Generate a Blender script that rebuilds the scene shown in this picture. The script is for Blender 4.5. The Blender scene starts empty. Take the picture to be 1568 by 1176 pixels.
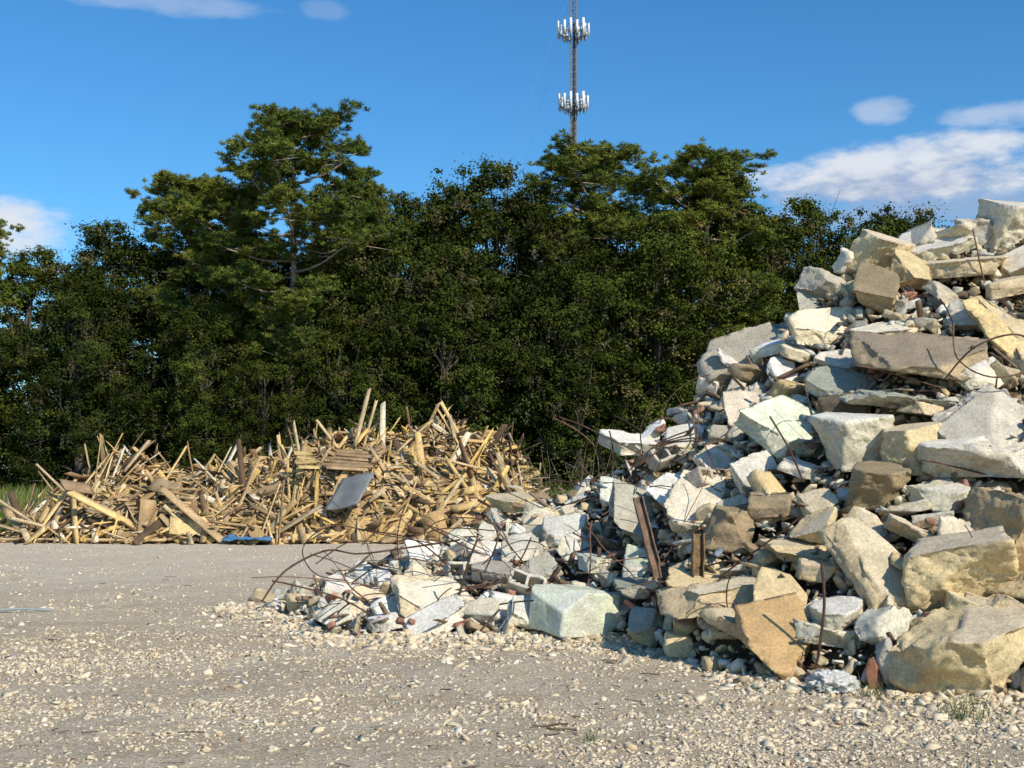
import bpy, bmesh, math
import numpy as np
from mathutils import Vector
D=bpy.data; scene=bpy.context.scene
RAD=math.radians

# ------------------------------------------------------------------ noise
def _h(ix,iy,iz,seed):
    n=(ix.astype(np.int64)*374761393+iy.astype(np.int64)*668265263+iz.astype(np.int64)*1442695041+seed*982451653)&0xffffffff
    n=((n^(n>>13))*1274126177)&0xffffffff
    n=((n^(n>>15))*2246822519)&0xffffffff
    return ((n^(n>>16))&0xffff)/65535.0
def vnoise(P,seed=0):
    P=np.asarray(P,float); i=np.floor(P).astype(np.int64); f=P-i; f=f*f*(3-2*f)
    x,y,z=i[...,0],i[...,1],i[...,2]; fx,fy,fz=f[...,0],f[...,1],f[...,2]
    r=0
    for dx in(0,1):
        for dy in(0,1):
            for dz in(0,1):
                w=(fx if dx else 1-fx)*(fy if dy else 1-fy)*(fz if dz else 1-fz)
                r=r+w*_h(x+dx,y+dy,z+dz,seed)
    return r
def fbm(P,seed=0,o=3):
    r=0;a=.5;t=0
    for k in range(o):
        r=r+a*vnoise(np.asarray(P)*(2**k),seed+k);t+=a;a*=.5
    return r/t
def n2(X,Y,s,seed=0,o=3):
    P=np.stack([X*s,Y*s,np.zeros_like(X)+.37],-1)
    return fbm(P,seed,o)

# ------------------------------------------------------------------ mesh building
def make_obj(name,parts,mats,parent=None,link=True):
    """parts: (V,F,C,mat)"""
    vs=[];cs=[];li=[];ls=[];lt=[];mi=[];off=0;lo=0
    for V,F,C,m in parts:
        V=np.asarray(V,np.float32).reshape(-1,3);F=np.asarray(F)
        C=np.asarray(C,np.float32)
        if C.ndim==1:C=np.tile(C[:3],(len(V),1))
        vs.append(V);cs.append(C[:,:3])
        n,k=F.shape
        li.append((F+off).ravel());ls.append(lo+np.arange(n)*k);lt.append(np.full(n,k));mi.append(np.full(n,m))
        off+=len(V);lo+=n*k
    V=np.concatenate(vs);C=np.concatenate(cs)
    C=np.concatenate([C,np.ones((len(C),1),np.float32)],1).astype(np.float32)
    li=np.concatenate(li).astype(np.int32);ls=np.concatenate(ls).astype(np.int32);lt=np.concatenate(lt).astype(np.int32);mi=np.concatenate(mi).astype(np.int32)
    me=D.meshes.new(name)
    me.vertices.add(len(V));me.vertices.foreach_set("co",V.ravel())
    me.loops.add(len(li));me.loops.foreach_set("vertex_index",li)
    me.polygons.add(len(ls));me.polygons.foreach_set("loop_start",ls);me.polygons.foreach_set("loop_total",lt)
    me.polygons.foreach_set("material_index",mi)
    at=me.attributes.new("Col",'FLOAT_COLOR','POINT');at.data.foreach_set("color",C.ravel())
    for m in mats:me.materials.append(m)
    me.update(calc_edges=True)
    if not link:return me
    ob=D.objects.new(name,me);scene.collection.objects.link(ob)
    if parent:ob.parent=parent
    return ob
def empty(name,loc=(0,0,0)):
    e=D.objects.new(name,None);scene.collection.objects.link(e);e.location=loc;e.empty_display_size=.3;return e
def inst(name,me,loc,rz,s,parent=None):
    o=D.objects.new(name,me);scene.collection.objects.link(o);o.location=loc;o.rotation_euler=(0,0,rz)
    o.scale=s if hasattr(s,'__len__') else (s,s,s)
    if parent:o.parent=parent
    return o

def grid_cube(n):
    bm=bmesh.new();bmesh.ops.create_cube(bm,size=2.0)
    if n>1:bmesh.ops.subdivide_edges(bm,edges=bm.edges[:],cuts=n-1,use_grid_fill=True)
    V=np.array([v.co[:] for v in bm.verts]);F=np.array([[v.index for v in f.verts] for f in bm.faces]);bm.free();return V,F
CUBES={}
def block(L,seed,kind,asp=(1,1,1),rough=1.):
    """broken concrete piece: a unit box cut by fracture planes, refined to edge length L, then chipped"""
    r=np.random.RandomState(seed);bm=bmesh.new();bmesh.ops.create_cube(bm,size=1.0);cuts=[]
    if kind=='slab':
        k=r.randint(3,6);a0=r.rand()*6.28
        for i in range(k):
            a=a0+6.283*i/k+r.uniform(-.6,.6);cuts.append(((math.cos(a),math.sin(a),r.uniform(-.4,.4)),r.uniform(.33,.52)))
        if r.rand()<.3:cuts.append(((r.normal()*.6,r.normal()*.6,1.),r.uniform(.36,.46)))
    elif kind=='block':
        for i in range(r.randint(4,7)):cuts.append((tuple(r.normal(size=3)),r.uniform(.33,.55)))
    elif kind=='chip':
        for i in range(r.randint(2,4)):cuts.append((tuple(r.normal(size=3)),r.uniform(.15,.35)))
    else:
        for i in range(3):cuts.append((tuple(r.normal(size=3)),r.uniform(.5,.66)))
    for nn,d in cuts:
        nn=Vector(nn).normalized()
        res=bmesh.ops.bisect_plane(bm,geom=bm.verts[:]+bm.edges[:]+bm.faces[:],dist=1e-5,plane_co=nn*d,plane_no=nn,clear_outer=True)
        ed=[e for e in res['geom_cut'] if isinstance(e,bmesh.types.BMEdge)]
        if len(ed)>2:
            try:bmesh.ops.edgeloop_fill(bm,edges=ed)
            except Exception:pass
    bmesh.ops.remove_doubles(bm,verts=bm.verts[:],dist=1e-4)
    bmesh.ops.triangulate(bm,faces=bm.faces[:])
    asp=np.array(asp,float)
    for it in range(6):
        if L>.5:break
        es=[e for e in bm.edges if np.linalg.norm((np.array(e.verts[0].co[:])-np.array(e.verts[1].co[:]))*asp)>L*1.35]
        if not es:break
        bmesh.ops.subdivide_edges(bm,edges=es,cuts=1);bmesh.ops.triangulate(bm,faces=[f for f in bm.faces if len(f.verts)>3])
    bmesh.ops.recalc_face_normals(bm,faces=bm.faces[:]);bm.normal_update()
    bm.verts.index_update()
    p=np.array([v.co[:] for v in bm.verts]);vn=np.array([v.normal[:] for v in bm.verts]);F=np.array([[v.index for v in f.verts] for f in bm.faces]);bm.free()
    side=np.clip((.5-np.abs(p[:,2]))/.03,0,1) if kind=='slab' else np.clip(fbm(p*3+seed*1.7,seed)*3-1,0,1)
    if L<.5:
        amp=(.14+.86*side) if kind=='slab' else np.full(len(p),.85)
        if kind=='brick':amp=np.full(len(p),.45)
        pw=p*asp;q=pw+seed*3.1
        st=np.floor(vnoise(q*np.array([3.2,3.2,5.]),seed+55)*4.5)/4.5-.45
        pw=pw+vn*(st*.10*rough*amp)[:,None]
        st=np.floor(vnoise(q*np.array([8.,8.,11.]),seed+65)*3.5)/3.5-.45
        if L<.12:pw=pw+vn*(st*.035*rough*amp)[:,None]
        for f,a in((2.2,.03),(6.5,.03),(15.,.028 if L<.12 else 0),(31.,.020 if L<.07 else 0)):
            if a:
                dd=np.stack([vnoise(q*f,seed+j*7)-.5 for j in range(3)],-1);pw=pw+dd*a*rough*amp[:,None]
        p=pw/asp
    return p,F,side
def rotm(yaw,pitch,roll):
    cz,sz=np.cos(yaw),np.sin(yaw);cx,sx=np.cos(pitch),np.sin(pitch);cy,sy=np.cos(roll),np.sin(roll)
    o=np.zeros_like(cz);e=np.ones_like(cz)
    Rz=np.stack([cz,-sz,o,sz,cz,o,o,o,e],-1).reshape(-1,3,3)
    Rx=np.stack([e,o,o,o,cx,-sx,o,sx,cx],-1).reshape(-1,3,3)
    Ry=np.stack([cy,o,sy,o,e,o,-sy,o,cy],-1).reshape(-1,3,3)
    return Rz@Rx@Ry
def scatter(tmpls,pos,dims,R,colA,colB,rng,mat=0):
    parts=[];Nn=len(pos);idx=rng.randint(0,len(tmpls),Nn)
    for t,(V,F,side) in enumerate(tmpls):
        m=np.where(idx==t)[0]
        if not len(m):continue
        P=np.einsum('nij,nvj->nvi',R[m],V[None]*dims[m][:,None,:])+pos[m][:,None,:]
        C=colA[m][:,None,:]*(1-side[None,:,None])+colB[m][:,None,:]*side[None,:,None]
        FF=(F[None]+(np.arange(len(m))*len(V))[:,None,None]).reshape(-1,F.shape[1])
        parts.append((P.reshape(-1,3),FF,C.reshape(-1,3),mat))
    return parts
def tube(pts,rad,sides=6,col=(.1,.08,.05),mat=0):
    pts=np.asarray(pts,float);n=len(pts);rad=np.broadcast_to(np.asarray(rad,float),(n,))
    T=np.gradient(pts,axis=0);T/=np.linalg.norm(T,axis=1)[:,None]+1e-9
    ref=np.array([.31,.17,.93]) if abs(T[:,2]).mean()<.8 else np.array([1,.1,.05])
    A=np.cross(T,ref);A/=np.linalg.norm(A,axis=1)[:,None]+1e-9;B=np.cross(T,A)
    a=np.arange(sides)/sides*6.2832
    V=pts[:,None,:]+rad[:,None,None]*(np.cos(a)[None,:,None]*A[:,None,:]+np.sin(a)[None,:,None]*B[:,None,:])
    i=np.arange(n-1)[:,None]*sides;j=np.arange(sides)[None,:];j2=(j+1)%sides
    F=np.stack([i+j,i+j2,i+sides+j2,i+sides+j],-1).reshape(-1,4)
    return (V.reshape(-1,3),F,np.array(col),mat)
def leaves(c,nrm,L,W,col,mat,rng,up=None):
    Nn=len(c);nrm=nrm/(np.linalg.norm(nrm,axis=1)[:,None]+1e-9)
    t=rng.normal(size=(Nn,3)) if up is None else up
    t=t-(t*nrm).sum(1)[:,None]*nrm;t/=np.linalg.norm(t,axis=1)[:,None]+1e-9;b=np.cross(nrm,t)
    L=np.broadcast_to(L,(Nn,))[:,None];W=np.broadcast_to(W,(Nn,))[:,None]
    V=np.stack([c-t*L,c+b*W+t*L*.1,c+t*L,c-b*W+t*L*.1],1).reshape(-1,3)
    F=np.arange(Nn*4).reshape(Nn,4)
    return (V,F,np.repeat(col,4,0),mat)

# ------------------------------------------------------------------ materials
def nt(name):
    m=D.materials.new(name);m.use_nodes=True;t=m.node_tree;b=t.nodes['Principled BSDF'];return m,t,b
def N(t,kind,**kw):
    n=t.nodes.new(kind)
    for k,v in kw.items():
        if k in n.inputs:n.inputs[k].default_value=v
        else:setattr(n,k,v)
    return n
def mathn(t,op,a,b=None,c=None,clamp=False):
    n=t.nodes.new('ShaderNodeMath');n.operation=op;n.use_clamp=clamp
    for i,x in enumerate((a,b,c)):
        if x is None:continue
        if isinstance(x,(int,float)):n.inputs[i].default_value=x
        else:t.links.new(x,n.inputs[i])
    return n.outputs[0]
def mixc(t,f,a,b,bt='MIX'):
    n=t.nodes.new('ShaderNodeMix');n.data_type='RGBA';n.blend_type=bt
    for s,x in((0,f),(6,a),(7,b)):
        if isinstance(x,(int,float)):n.inputs[s].default_value=x
        elif isinstance(x,tuple):n.inputs[s].default_value=(x[0],x[1],x[2],1)
        else:t.links.new(x,n.inputs[s])
    return n.outputs[2]
def ramp(t,x,a,b):
    n=t.nodes.new('ShaderNodeMapRange');n.interpolation_type='SMOOTHSTEP';n.inputs[1].default_value=a;n.inputs[2].default_value=b;t.links.new(x,n.inputs[0]);return n.outputs[0]
def noise(t,co,scale,detail=4,rough=.55):
    n=N(t,'ShaderNodeTexNoise',Scale=scale,Detail=detail,Roughness=rough);t.links.new(co,n.inputs['Vector']);return n.outputs['Fac']
def attr_mat(name,rough=.9,var=(.7,1.25,6.),fine=(.8,1.2,60.),bump=(40.,.5,.01),stain=None,spec=.3,trans=0):
    m,t,b=nt(name);co=t.nodes.new('ShaderNodeTexCoord').outputs['Object']
    at=t.nodes.new('ShaderNodeAttribute');at.attribute_name='Col';c=at.outputs['Color']
    def mul(c,lo,hi,sc):
        f=ramp(t,noise(t,co,sc,3,.65),.3,.7)
        v=mathn(t,'MULTIPLY_ADD',f,hi-lo,lo)
        cb=t.nodes.new('ShaderNodeCombineColor')
        for i in range(3):t.links.new(v,cb.inputs[i])
        return mixc(t,1.0,c,cb.outputs[0],'MULTIPLY')
    if var:c=mul(c,*var)
    if fine:c=mul(c,*fine)
    if stain:
        f=ramp(t,noise(t,co,stain[1],4,.7),.5,.72);f=mathn(t,'MULTIPLY',f,stain[2]);c=mixc(t,f,c,stain[0])
    t.links.new(c,b.inputs['Base Color']);b.inputs['Roughness'].default_value=rough;b.inputs['Specular IOR Level'].default_value=spec
    if bump:
        bp=N(t,'ShaderNodeBump',Strength=bump[1],Distance=bump[2]);t.links.new(noise(t,co,bump[0],5,.75),bp.inputs['Height']);t.links.new(bp.outputs[0],b.inputs['Normal'])
    if trans:
        tr=t.nodes.new('ShaderNodeBsdfTranslucent');t.links.new(c,tr.inputs['Color']);mx=t.nodes.new('ShaderNodeMixShader');mx.inputs[0].default_value=trans
        t.links.new(b.outputs[0],mx.inputs[1]);t.links.new(tr.outputs[0],mx.inputs[2]);t.links.new(mx.outputs[0],t.nodes['Material Output'].inputs[0])
    return m
M_conc=attr_mat('broken_concrete',.92,(.84,1.1,5.),(.78,1.12,38.),(32.,.8,.022),stain=((.32,.23,.13),2.6,.33),spec=.15)
M_peb=attr_mat('gravel_stone',.95,None,None,None,spec=.1)
M_dirt=attr_mat('rubble_dirt',.97,(.55,1.3,4.),(.6,1.4,35.),(30.,1.,.05),spec=.1)
M_rust=attr_mat('rusty_steel',.8,(.6,1.4,9.),(.7,1.3,70.),None)
M_wood=attr_mat('splintered_wood',.85,(.7,1.2,2.),(.7,1.2,28.),None,spec=.15)
m,t,b=nt('tree_leaves');M_leaf=m
at=t.nodes.new('ShaderNodeAttribute');at.attribute_name='Col';oi=t.nodes.new('ShaderNodeObjectInfo').outputs['Random']
c=mixc(t,1.0,at.outputs['Color'],mixc(t,oi,(.54,.57,.52),(1.06,.98,.66)),'MULTIPLY')
df=t.nodes.new('ShaderNodeBsdfDiffuse');t.links.new(c,df.inputs[0]);t.links.new(df.outputs[0],t.nodes['Material Output'].inputs[0]);t.nodes.remove(b)
M_bark=attr_mat('tree_bark',.95,(.6,1.3,3.),None,None)
M_metal=attr_mat('galvanised_metal',.55,(.8,1.15,2.),None,None,spec=.3)
M_plastic=attr_mat('plastic_film',.35,None,(.8,1.2,30.),None,spec=.6,trans=.3)

# ground material
m,t,b=nt('sandy_gravel');M_ground=m
geo=t.nodes.new('ShaderNodeNewGeometry');co=geo.outputs['Position']
sx=t.nodes.new('ShaderNodeSeparateXYZ');t.links.new(co,sx.inputs[0])
cs=t.nodes.new('ShaderNodeCombineXYZ');t.links.new(mathn(t,'MULTIPLY_ADD',sx.outputs[1],.25,mathn(t,'MULTIPLY',sx.outputs[0],.22)),cs.inputs[0]);t.links.new(mathn(t,'MULTIPLY_ADD',sx.outputs[0],-.25,sx.outputs[1]),cs.inputs[1])
n0=ramp(t,noise(t,cs.outputs[0],1.1,4,.65),.40,.62)
n1=ramp(t,noise(t,co,.35,3),.35,.65);n2_=ramp(t,noise(t,co,1.6,4,.6),.35,.65);n3=ramp(t,noise(t,co,9.,4,.7),.3,.7)
c=mixc(t,n1,(.64,.52,.355),(.62,.525,.39));c=mixc(t,mathn(t,'MULTIPLY',n2_,.55),c,(.75,.65,.49))
c=mixc(t,mathn(t,'MULTIPLY',n0,.6),c,(.47,.365,.235))
c=mixc(t,mathn(t,'MULTIPLY',n3,.4),c,(.44,.35,.235))
vor=N(t,'ShaderNodeTexVoronoi',Scale=60.);t.links.new(co,vor.inputs['Vector'])
sp=t.nodes.new('ShaderNodeSeparateColor');t.links.new(vor.outputs['Color'],sp.inputs[0])
c=mixc(t,mathn(t,'MULTIPLY',ramp(t,sp.outputs[0],.55,.9),.55),c,(.80,.71,.56))
c=mixc(t,mathn(t,'MULTIPLY',ramp(t,sp.outputs[1],.68,.95),.55),c,(.25,.195,.13))
c=mixc(t,mathn(t,'MULTIPLY',ramp(t,sx.outputs[1],14.,22.),.4),c,(.77,.68,.52))
far=mathn(t,'MULTIPLY_ADD',noise(t,co,.5,3),4.,sx.outputs[1]);gr=ramp(t,far,35.5,37.)
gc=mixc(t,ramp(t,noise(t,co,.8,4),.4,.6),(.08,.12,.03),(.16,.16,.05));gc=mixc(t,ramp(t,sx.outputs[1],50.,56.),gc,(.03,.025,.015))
c=mixc(t,gr,c,gc);t.links.new(c,b.inputs['Base Color']);b.inputs['Roughness'].default_value=.97;b.inputs['Specular IOR Level'].default_value=.1
hh=mathn(t,'MULTIPLY_ADD',noise(t,co,55.,5,.75),.6,mathn(t,'MULTIPLY',noise(t,co,14.,4,.7),1.))
bp=N(t,'ShaderNodeBump',Strength=1.,Distance=.045);t.links.new(hh,bp.inputs['Height']);t.links.new(bp.outputs[0],b.inputs['Normal'])

# ------------------------------------------------------------------ ground
def ground_h(X,Y):
    fade=np.clip((60-Y)/30,0,1)
    return ((n2(X,Y,.35,3)-.5)*.10+(n2(X,Y,1.6,5,3)-.5)*.07+(n2(X,Y,6.,9,2)-.5)*.04)*fade
xs=np.concatenate([-np.geomspace(2500,11,40),np.arange(-10.8,10.8,.06),np.geomspace(11,2500,40)])
ys=np.concatenate([-np.geomspace(1500,3,30),np.arange(-2.,4.5,.5),np.arange(4.6,17,.05),np.arange(17,36,.16),np.geomspace(36.5,4000,50)])
XX,YY=np.meshgrid(xs,ys);ZZ=ground_h(XX,YY);nx,ny=len(xs),len(ys)
i=np.arange(ny-1)[:,None]*nx+np.arange(nx-1)[None,:]
F=np.stack([i,i+1,i+nx+1,i+nx],-1).reshape(-1,4)
g=make_obj('ground',[(np.stack([XX,YY,ZZ],-1).reshape(-1,3),F,(1,1,1),0)],[M_ground])
g.data.polygons.foreach_set('use_smooth',np.ones(len(F),bool))

# ------------------------------------------------------------------ rubble pile
def pile_h(X,Y):
    Yf=np.interp(X,[-3.6,-3.0,-1.9,1.1,1.8,3.1,9,16],[15.6,15.0,12.6,12.4,10.2,9.4,9.0,12])
    hr=np.interp(X,[-3.7,-3.1,-1.8,-.4,-.1,.9,1.3,2.0,3.1,3.7,4.3,5.3,6.2,9,13,16],[0,.05,.5,.95,1.2,1.5,1.75,2.35,3.25,3.85,4.25,4.5,4.65,4.5,3,0])
    Yr=np.interp(X,[-3.7,-1,3,8],[16.2,15.2,15,15.5])
    Ye=Yr+hr*1.35+.5
    t=np.clip((Y-Yf)/(Yr-Yf),0,1)**.92
    s=np.clip((Ye-Y)/(Ye-Yr),0,1)
    return hr*np.minimum(t,s)
PILE=empty('concrete_rubble_pile',(3,13,0))
def par(o,e):
    o.parent=e;o.matrix_parent_inverse=e.matrix_world.inverted();return o
bpy.context.view_layer.update()
def pobj(name,parts,mats,e):
    bpy.context.view_layer.update();return par(make_obj(name,parts,mats),e)
gx=np.arange(-4,16.2,.07);gy=np.arange(8.5,23,.07);GX,GY=np.meshgrid(gx,gy)
GH=pile_h(GX,GY);GZ=GH-.20+(n2(GX,GY,1.4,31,3)-.5)*.5*np.clip(GH*3,0,1)+(n2(GX,GY,6,37,2)-.5)*.16*np.clip(GH*3,0,1)
i=np.arange(len(gy)-1)[:,None]*len(gx)+np.arange(len(gx)-1)[None,:]
F=np.stack([i,i+1,i+len(gx)+1,i+len(gx)],-1).reshape(-1,4)
dirtc=np.array([.17,.125,.08])*(0.4+n2(GX,GY,2.,41)[...,None])
pobj('mound_core',[(np.stack([GX,GY,GZ],-1).reshape(-1,3),F,dirtc.reshape(-1,3),0)],[M_dirt],PILE)

PAL={'cream':((.84,.74,.56),(.81,.67,.44)),'tan':((.71,.60,.42),(.77,.61,.36)),'yellow':((.77,.61,.36),(.78,.59,.31)),'white':((.88,.85,.77),(.83,.77,.64)),
 'gwhite':((.75,.71,.62),(.79,.72,.56)),'grey':((.48,.455,.39),(.62,.55,.43)),'mint':((.74,.78,.62),(.83,.79,.65)),'teal':((.38,.405,.34),(.52,.50,.41)),'brown':((.36,.28,.18),(.46,.35,.21)),
 'orange':((.70,.46,.21),(.70,.49,.26)),'brick':((.42,.20,.13),(.38,.18,.12)),'dark':((.15,.12,.09),(.19,.15,.105))}
# X,Y on the pile, width, height (m), pose, palette
HERO="""6.03,15.2,.61,.69,C,gwhite;5.36,15.2,.7,.36,B,grey;5.1,15.1,.86,.36,B,gwhite;4.45,15,.6,.55,C,tan;4.64,14.5,.42,.56,B,yellow;3.78,15.1,.5,.32,B,grey;4.16,15.1,.4,.32,B,gwhite
3.63,15.1,.3,.5,F,grey;4.2,14.3,.48,.65,B,brown;5.26,14.5,1.,.3,T,tan;5.61,14,.5,.42,B,tan;5.3,13.2,.6,.85,F,yellow;3.62,14.3,.8,.4,F,cream;4.14,13.7,.68,.16,T,cream;4.25,12.9,1.35,.5,G,brown
5.1,13.5,.66,.48,B,grey;3.47,13.2,.62,.36,F,teal;3.98,12.5,1.1,.22,T,teal;2.92,13,.86,.56,F,mint;2.56,14,.42,.5,F,cream;1.56,15,.86,.26,T,white;1.7,15.1,.34,.32,B,white;3.4,12.2,.78,.6,C,gwhite
3.8,11.8,.54,.5,C,tan;4.5,11.9,.95,.6,F,grey;4.4,11.4,1.08,.5,T,gwhite;3.4,11.5,.48,.46,C,brown;2.9,11.7,.34,.26,B,tan;1.9,12.8,.5,.54,F,cream;1.4,13.6,.68,.6,F,grey;2.1,12,.45,.46,C,brown
2.6,11.2,.68,.22,T,tan;2.7,10.9,.36,.2,B,tan;3.1,10.6,.5,.78,F,tan;3.7,10.3,.84,.62,C,tan;4.3,10.8,.68,.5,C,brown;3.5,10.9,.42,.3,B,tan;3,10,.44,.32,B,gwhite;2.7,10.3,.4,.34,B,gwhite
2.3,10.8,.44,.4,F,yellow;2.2,10.3,.52,.58,F,orange;1.8,11.1,.88,.32,T,tan;1.9,10.7,.46,.3,B,tan;1.3,11.9,.36,.4,B,tan;3.5,9.6,.98,.58,C,tan;3.9,9.9,.42,.34,B,tan;.62,12.6,.78,.46,K,mint
-.8,12.8,.64,.34,F,white;-.8,13.2,.86,.52,F,cream;0,15.1,.48,.38,B,tan;.6,14.2,.46,.4,F,gwhite;.9,13.4,.3,.38,B,mint;1.3,12.9,.33,.36,F,mint;1.3,12.5,.48,.2,T,teal;-2,14.4,.34,.26,F,gwhite
-1.7,14.7,.34,.24,F,gwhite;-1.1,14.8,.43,.34,F,white;1.8,11.4,.64,.14,T,yellow;.7,13.8,.46,.32,F,gwhite;2.5,12.6,.42,.42,F,gwhite;2.6,10.1,.46,.24,T,gwhite;1.5,11.2,.26,.32,B,tan
2.7,15,.56,.24,B,white;2.4,15,.4,.28,B,white;3.1,14.7,.42,.28,B,white;3.3,14.2,.42,.26,B,cream;3.6,13.6,.44,.26,B,white;3.1,15.2,1.45,.55,S,grey;3.9,11.2,.48,.36,B,gwhite;3.9,10.7,.5,.34,F,gwhite
2.9,12.3,.4,.26,B,gwhite;1.1,12.7,.34,.3,B,gwhite;3.4,10.5,.36,.28,B,tan;1.6,11.3,.3,.22,B,tan;-.2,13.5,.44,.3,T,grey;.3,13.5,.36,.26,F,grey;-1.3,13.2,.36,.24,F,white
3.1,14.1,.38,.3,F,white;2.9,13.7,.36,.24,B,gwhite;4.1,12.3,.46,.28,B,tan;4.8,12.6,.52,.34,B,gwhite;4.9,14.1,.5,.32,B,grey;3.7,10,.44,.32,B,tan;2.8,11.4,.42,.34,B,tan;2.5,12,.4,.28,B,brown;4.2,10.2,.52,.5,C,tan
-.25,14.6,.3,.3,B,gwhite;4.9,15.2,.6,.3,B,grey;5.7,15.2,.5,.4,B,grey;6.0,14.4,.6,.5,B,cream;5.9,13.6,.5,.5,B,grey;5.8,12.6,.7,.4,B,gwhite;6.4,11.5,1.,.5,B,grey;5.5,10.6,.9,.6,B,tan;5.1,9.7,.8,.6,B,tan;4.4,9.6,.6,.5,C,tan;6.5,10.2,.8,.6,B,gwhite
.2,12.75,.5,.3,F,gwhite;-1.6,13.6,.36,.26,F,cream;-.3,14.2,.44,.3,F,white;.1,14.,.4,.3,F,gwhite;-1.3,12.75,.34,.2,T,white;1.7,13.5,.4,.34,F,white;2.2,13.4,.42,.3,F,cream;2.,14.3,.4,.3,F,gwhite
-1.9,13.2,.34,.24,F,gwhite;-1.0,13.9,.42,.3,F,cream;-.2,12.95,.36,.26,F,white;-1.5,14.2,.36,.26,F,white;.35,14.6,.4,.3,F,cream;1.2,14.5,.4,.3,F,white;-.6,14.9,.4,.28,F,mint;.8,12.95,.3,.26,F,gwhite"""
rng=np.random.RandomState(11)
sun_dir=np.array([.46,-.58,.57]);sun_dir/=np.linalg.norm(sun_dir)
parts=[];heroes=[]
for k,s in enumerate(HERO.replace("\n",";").split(";")):
    a=s.split(",");X,Y,w,h=map(float,a[:4]);pose,pal=a[4],a[5]
    z=float(pile_h(np.array([X]),np.array([Y]))[0]);heroes.append((X,Y,z,max(w,h)))
    A,B=[np.array(q)*rng.uniform(.82,1.05)*np.array([1,rng.uniform(.97,1.02),rng.uniform(.92,1.05)]) for q in PAL[pal]]
    if pose in'FSG':
        e=RAD(rng.uniform(28,52));az=rng.uniform(-.4,.7);sp=rng.uniform(-.5,.5)
        if pose=='S':e=RAD(50);az=-.35;sp=.5
        if pose=='G':e=RAD(60);az=-.1;sp=-.1
        nv=np.array([math.sin(az)*math.cos(e),-math.cos(az)*math.cos(e),math.sin(e)])
        xa=np.array([math.cos(az),math.sin(az),0]);ya=np.cross(nv,xa)
        x2=xa*math.cos(sp)+ya*math.sin(sp);y2=np.cross(nv,x2)
        R=np.stack([x2,y2,nv],1)[None];th=min(w,h)*rng.uniform(.2,.34);dims=np.array([[w*1.08,h/math.cos(e)*.95,th]])
        pos=np.array([[X,Y,z]])+nv*th*.4;pos[0,2]+=.03;kind='slab'
        if pose=='S':A=np.array((.46,.41,.32));pos[0,2]-=.02
        if pose=='G':dims=np.array([[1.35,.9,.14]]);pos[0,2]+=.12;A=np.array((.30,.245,.175))
    elif pose=='T':
        R=rotm(np.array([rng.uniform(-.35,.35)]),np.array([rng.uniform(.08,.35)]),np.array([rng.uniform(-.22,.22)]))
        dims=np.array([[w*1.08,w*.75,h*.62]]);pos=np.array([[X,Y+.08,z+h*.35]]);kind='slab'
    elif pose=='K':
        R=rotm(np.array([.62]),np.array([.08]),np.array([.08]));dims=np.array([[.72,.6,.44]]);pos=np.array([[X,Y,.27]]);kind='brick';A=np.array((.66,.67,.57));B=np.array((.75,.79,.60))
    elif pose=='C':
        R=rotm(np.array([rng.uniform(-.7,.9)]),np.array([rng.uniform(0,.45)]),np.array([rng.uniform(-.3,.3)]))
        dims=np.array([[w*1.05,(w+h)*.5,h*.85]]);pos=np.array([[X,Y,z+h*.22]]);kind='slab'
    elif rng.rand()<.7:
        R=rotm(np.array([rng.uniform(-.8,.8)]),np.array([rng.uniform(.1,.9)]),np.array([rng.uniform(-.5,.5)]))
        dims=np.array([[w*1.02,(w+h)*.52,h*.42]]);pos=np.array([[X,Y,z+h*.25]]);kind='slab'
    else:
        R=rotm(np.array([rng.uniform(-.9,.9)]),np.array([rng.uniform(-.4,.4)]),np.array([rng.uniform(-.4,.4)]))
        dims=np.array([[w*.98,(w+h)*.42,h*.95]]);pos=np.array([[X,Y,z+h*.2]]);kind='block'
    mx=dims[0].max();asp=dims[0]/mx
    parts+=scatter([block(max(.045,.03/mx),100+k,kind,asp,.6 if pose=='K' else 1.)],pos,dims,R,A[None],B[None],rng)
pobj('large_concrete_chunks',parts,[M_conc],PILE)
def boxpart(dims,c,R,pos,col,n=8,seed=0,amp=.012):
    if n not in CUBES:CUBES[n]=grid_cube(n)
    V,F=CUBES[n];V=V*.5*np.array(dims)+np.array(c);q=V*9+seed
    V=V+np.stack([fbm(q,seed+j)-.5 for j in range(3)],-1)*amp*2
    return ((R@V.T).T+np.array(pos),F,np.array(col),0)
parts=[]
for j,(X,Y,yaw,pi_,ro,c_) in enumerate(((2.05,13.0,.5,1.1,.2,(.52,.44,.36)),(.15,13.15,-.4,.9,.5,(.60,.56,.47)),(1.75,14.1,.8,.8,-.4,(.58,.53,.44)),(-.55,13.75,.3,1.2,.1,(.62,.57,.48)))):
    R=rotm(np.array([yaw]),np.array([pi_]),np.array([ro]))[0];P0=(X,Y,float(pile_h(np.array([X]),np.array([Y]))[0])+.12)
    for dims,cc in(((.39,.03,.19),(0,.08,0)),((.39,.03,.19),(0,-.08,0)),((.03,.13,.19),(-.18,0,0)),((.03,.13,.19),(.0,0,0)),((.03,.13,.19),(.18,0,0))):
        parts.append(boxpart(dims,cc,R,P0,c_,8,j,.016))
pobj('cinder_blocks',parts,[M_conc],PILE)

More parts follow.
